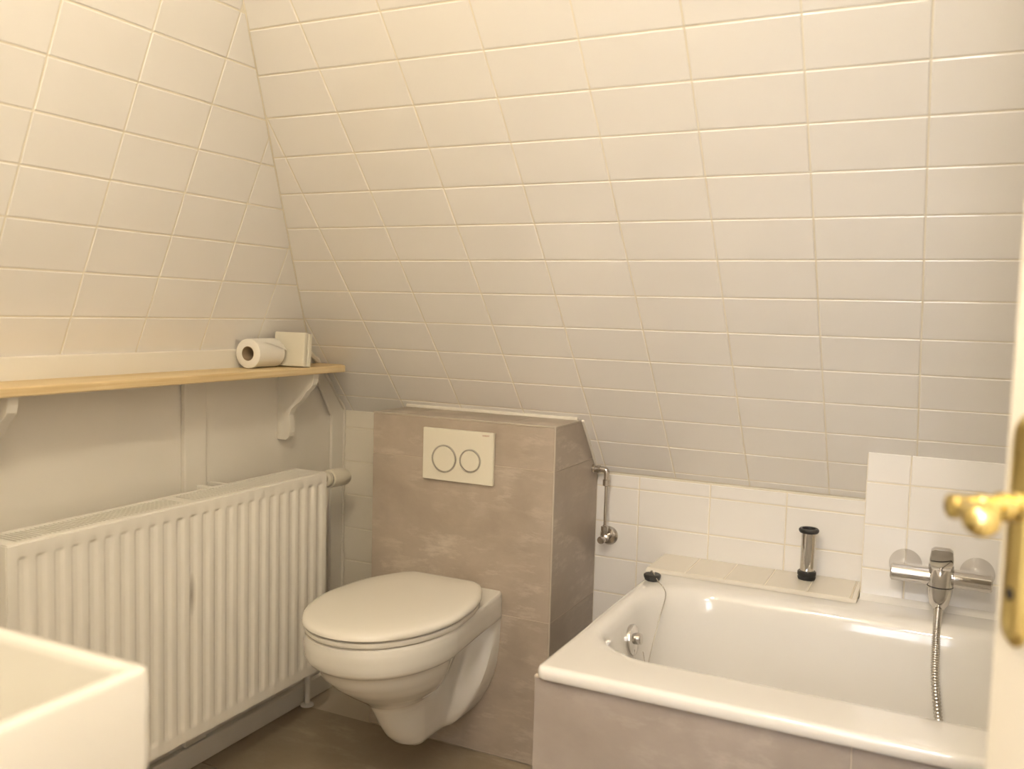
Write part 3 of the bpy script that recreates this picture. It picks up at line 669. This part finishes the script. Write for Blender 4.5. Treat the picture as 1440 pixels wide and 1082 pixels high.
# ------------------------------------------------------------------ door
DA = 27.0
do = empty('door_1', (.41, .17, 0), 'cream painted door standing open with a brass lever handle', 'door', rz=rad(90+DA)); do['kind'] = 'structure'; do['_w'] = 1
DW = .80
bm = B(0, DW, -.040, 0, .008, 2.03, .0025)
finish(bm, 'leaf', 'door', do)
hz = FL-.149
hs = bpy.data.objects.new('handle_set', None)
cxp = DW-.034
def pl2(s):
    z0, z1, r = FL-.263, FL-.075, .017*s
    P_ = []
    for i in range(13): a = math.pi*i/12; P_.append((cxp+r*math.cos(a), z1-.017+(r*1.25)*math.sin(a)))
    for i in range(13): a = math.pi+math.pi*i/12; P_.append((cxp+r*math.cos(a), z0+.017+(r*1.25)*math.sin(a)))
    return P_
bm = loft([[Vector((x, y, z)) for x, z in pl2(s)] for s, y in ((1, .0003), (1, .003), (.88, .0055), (.80, .0058), (.70, .0078), (.3, .0086))])
hp_ = finish(bm, 'handle_plate', 'brass', do, 35)
finish(lathe((cxp, .006, hz), (0, 1, 0), [(0, .0135), (.003, .0135), (.006, .010), (.010, .010), (.012, .0125), (.017, .0125), (.020, .0095), (.028, .0095), (.030, .011), (.034, .011), (.036, .0095), (.048, .0098), (.053, .011), (.058, .010), (.060, .006), (.060, 0)], 32), 'handle_neck', 'brass', do, 35)
pth = spline([(cxp, .054, hz), (cxp-.010, .056, hz-.0005), (cxp-.022, .057, hz-.0015), (cxp-.030, .057, hz-.002)], 6)
finish(tube(pth, .0085, 16), 'handle_lever', 'brass', do, 60)
finish(lathe((cxp-.036, .0565, hz-.003), (1, 0, .1), [(-.0145, 0), (-.0135, .005), (-.010, .0105), (-.004, .0138), (.004, .0138), (.010, .0105), (.014, .0085)], 32), 'handle_knob', 'brass', do, 60)
finish(lathe((cxp, .0085, FL-.222), (0, 1, 0), [(0, .0055), (.0008, .005), (.0008, 0)], 20), 'keyhole', 'dark', do)
bpy.data.objects.remove(hs)
trimp('trim_7', box(box(B(DX0-.0, DX0+.03, YF-.12, YF+.012, 0, DH, .002), DX1-.0125, DX1, YF-.12, YF-.005, 0, DH, .002), DX0+.031, DX1-.013, YF-.12, YF+.012, DH-.02, DH, .002), 'white painted frame around the doorway')

# ------------------------------------------------------------------ ceiling lamp, added landing fill light
LC = Vector((-.46, .36, 2.13))
la = empty('ceiling_lamp', (LC.x, LC.y, ZC), 'round opal glass globe lamp hanging just below the bathroom ceiling', 'lamp')
finish(lathe((LC.x, LC.y, ZC-.0005), (0, 0, -1), [(0, .055), (.016, .055), (.022, .045), (.024, .010), (.136, .010), (.138, .034), (.142, .034)], 40), 'canopy', 'trim', la, 40)
finish(lathe(LC, (0, 0, -1), [(-.063*math.cos(math.pi*k/16), .063*math.sin(math.pi*k/16)) for k in range(3, 17)], 40), 'glass_globe', 'lamp', la, 60)
ll = empty('landing_fill', (.02, -.75, ZC), 'added unseen fill light, a round white glowing dome on the landing ceiling', 'lamp')  # unseen fill added to brighten the bathroom through the doorway
finish(lathe((.02, -.75, ZC-.0005), (0, 0, -1), [(0, .13), (.015, .13), (.02, .12)], 40), 'base', 'trim', ll, 40)
finish(lathe((.02, -.75, ZC-.02), (0, 0, -1), [(0, .12), (.02, .15), (.05, .16), (.09, .145), (.13, .09), (.145, 0)], 40), 'fill_glow', 'landing', ll, 60)

for o in bpy.data.objects:
    if o.get('_w') is not None: del o['_w']
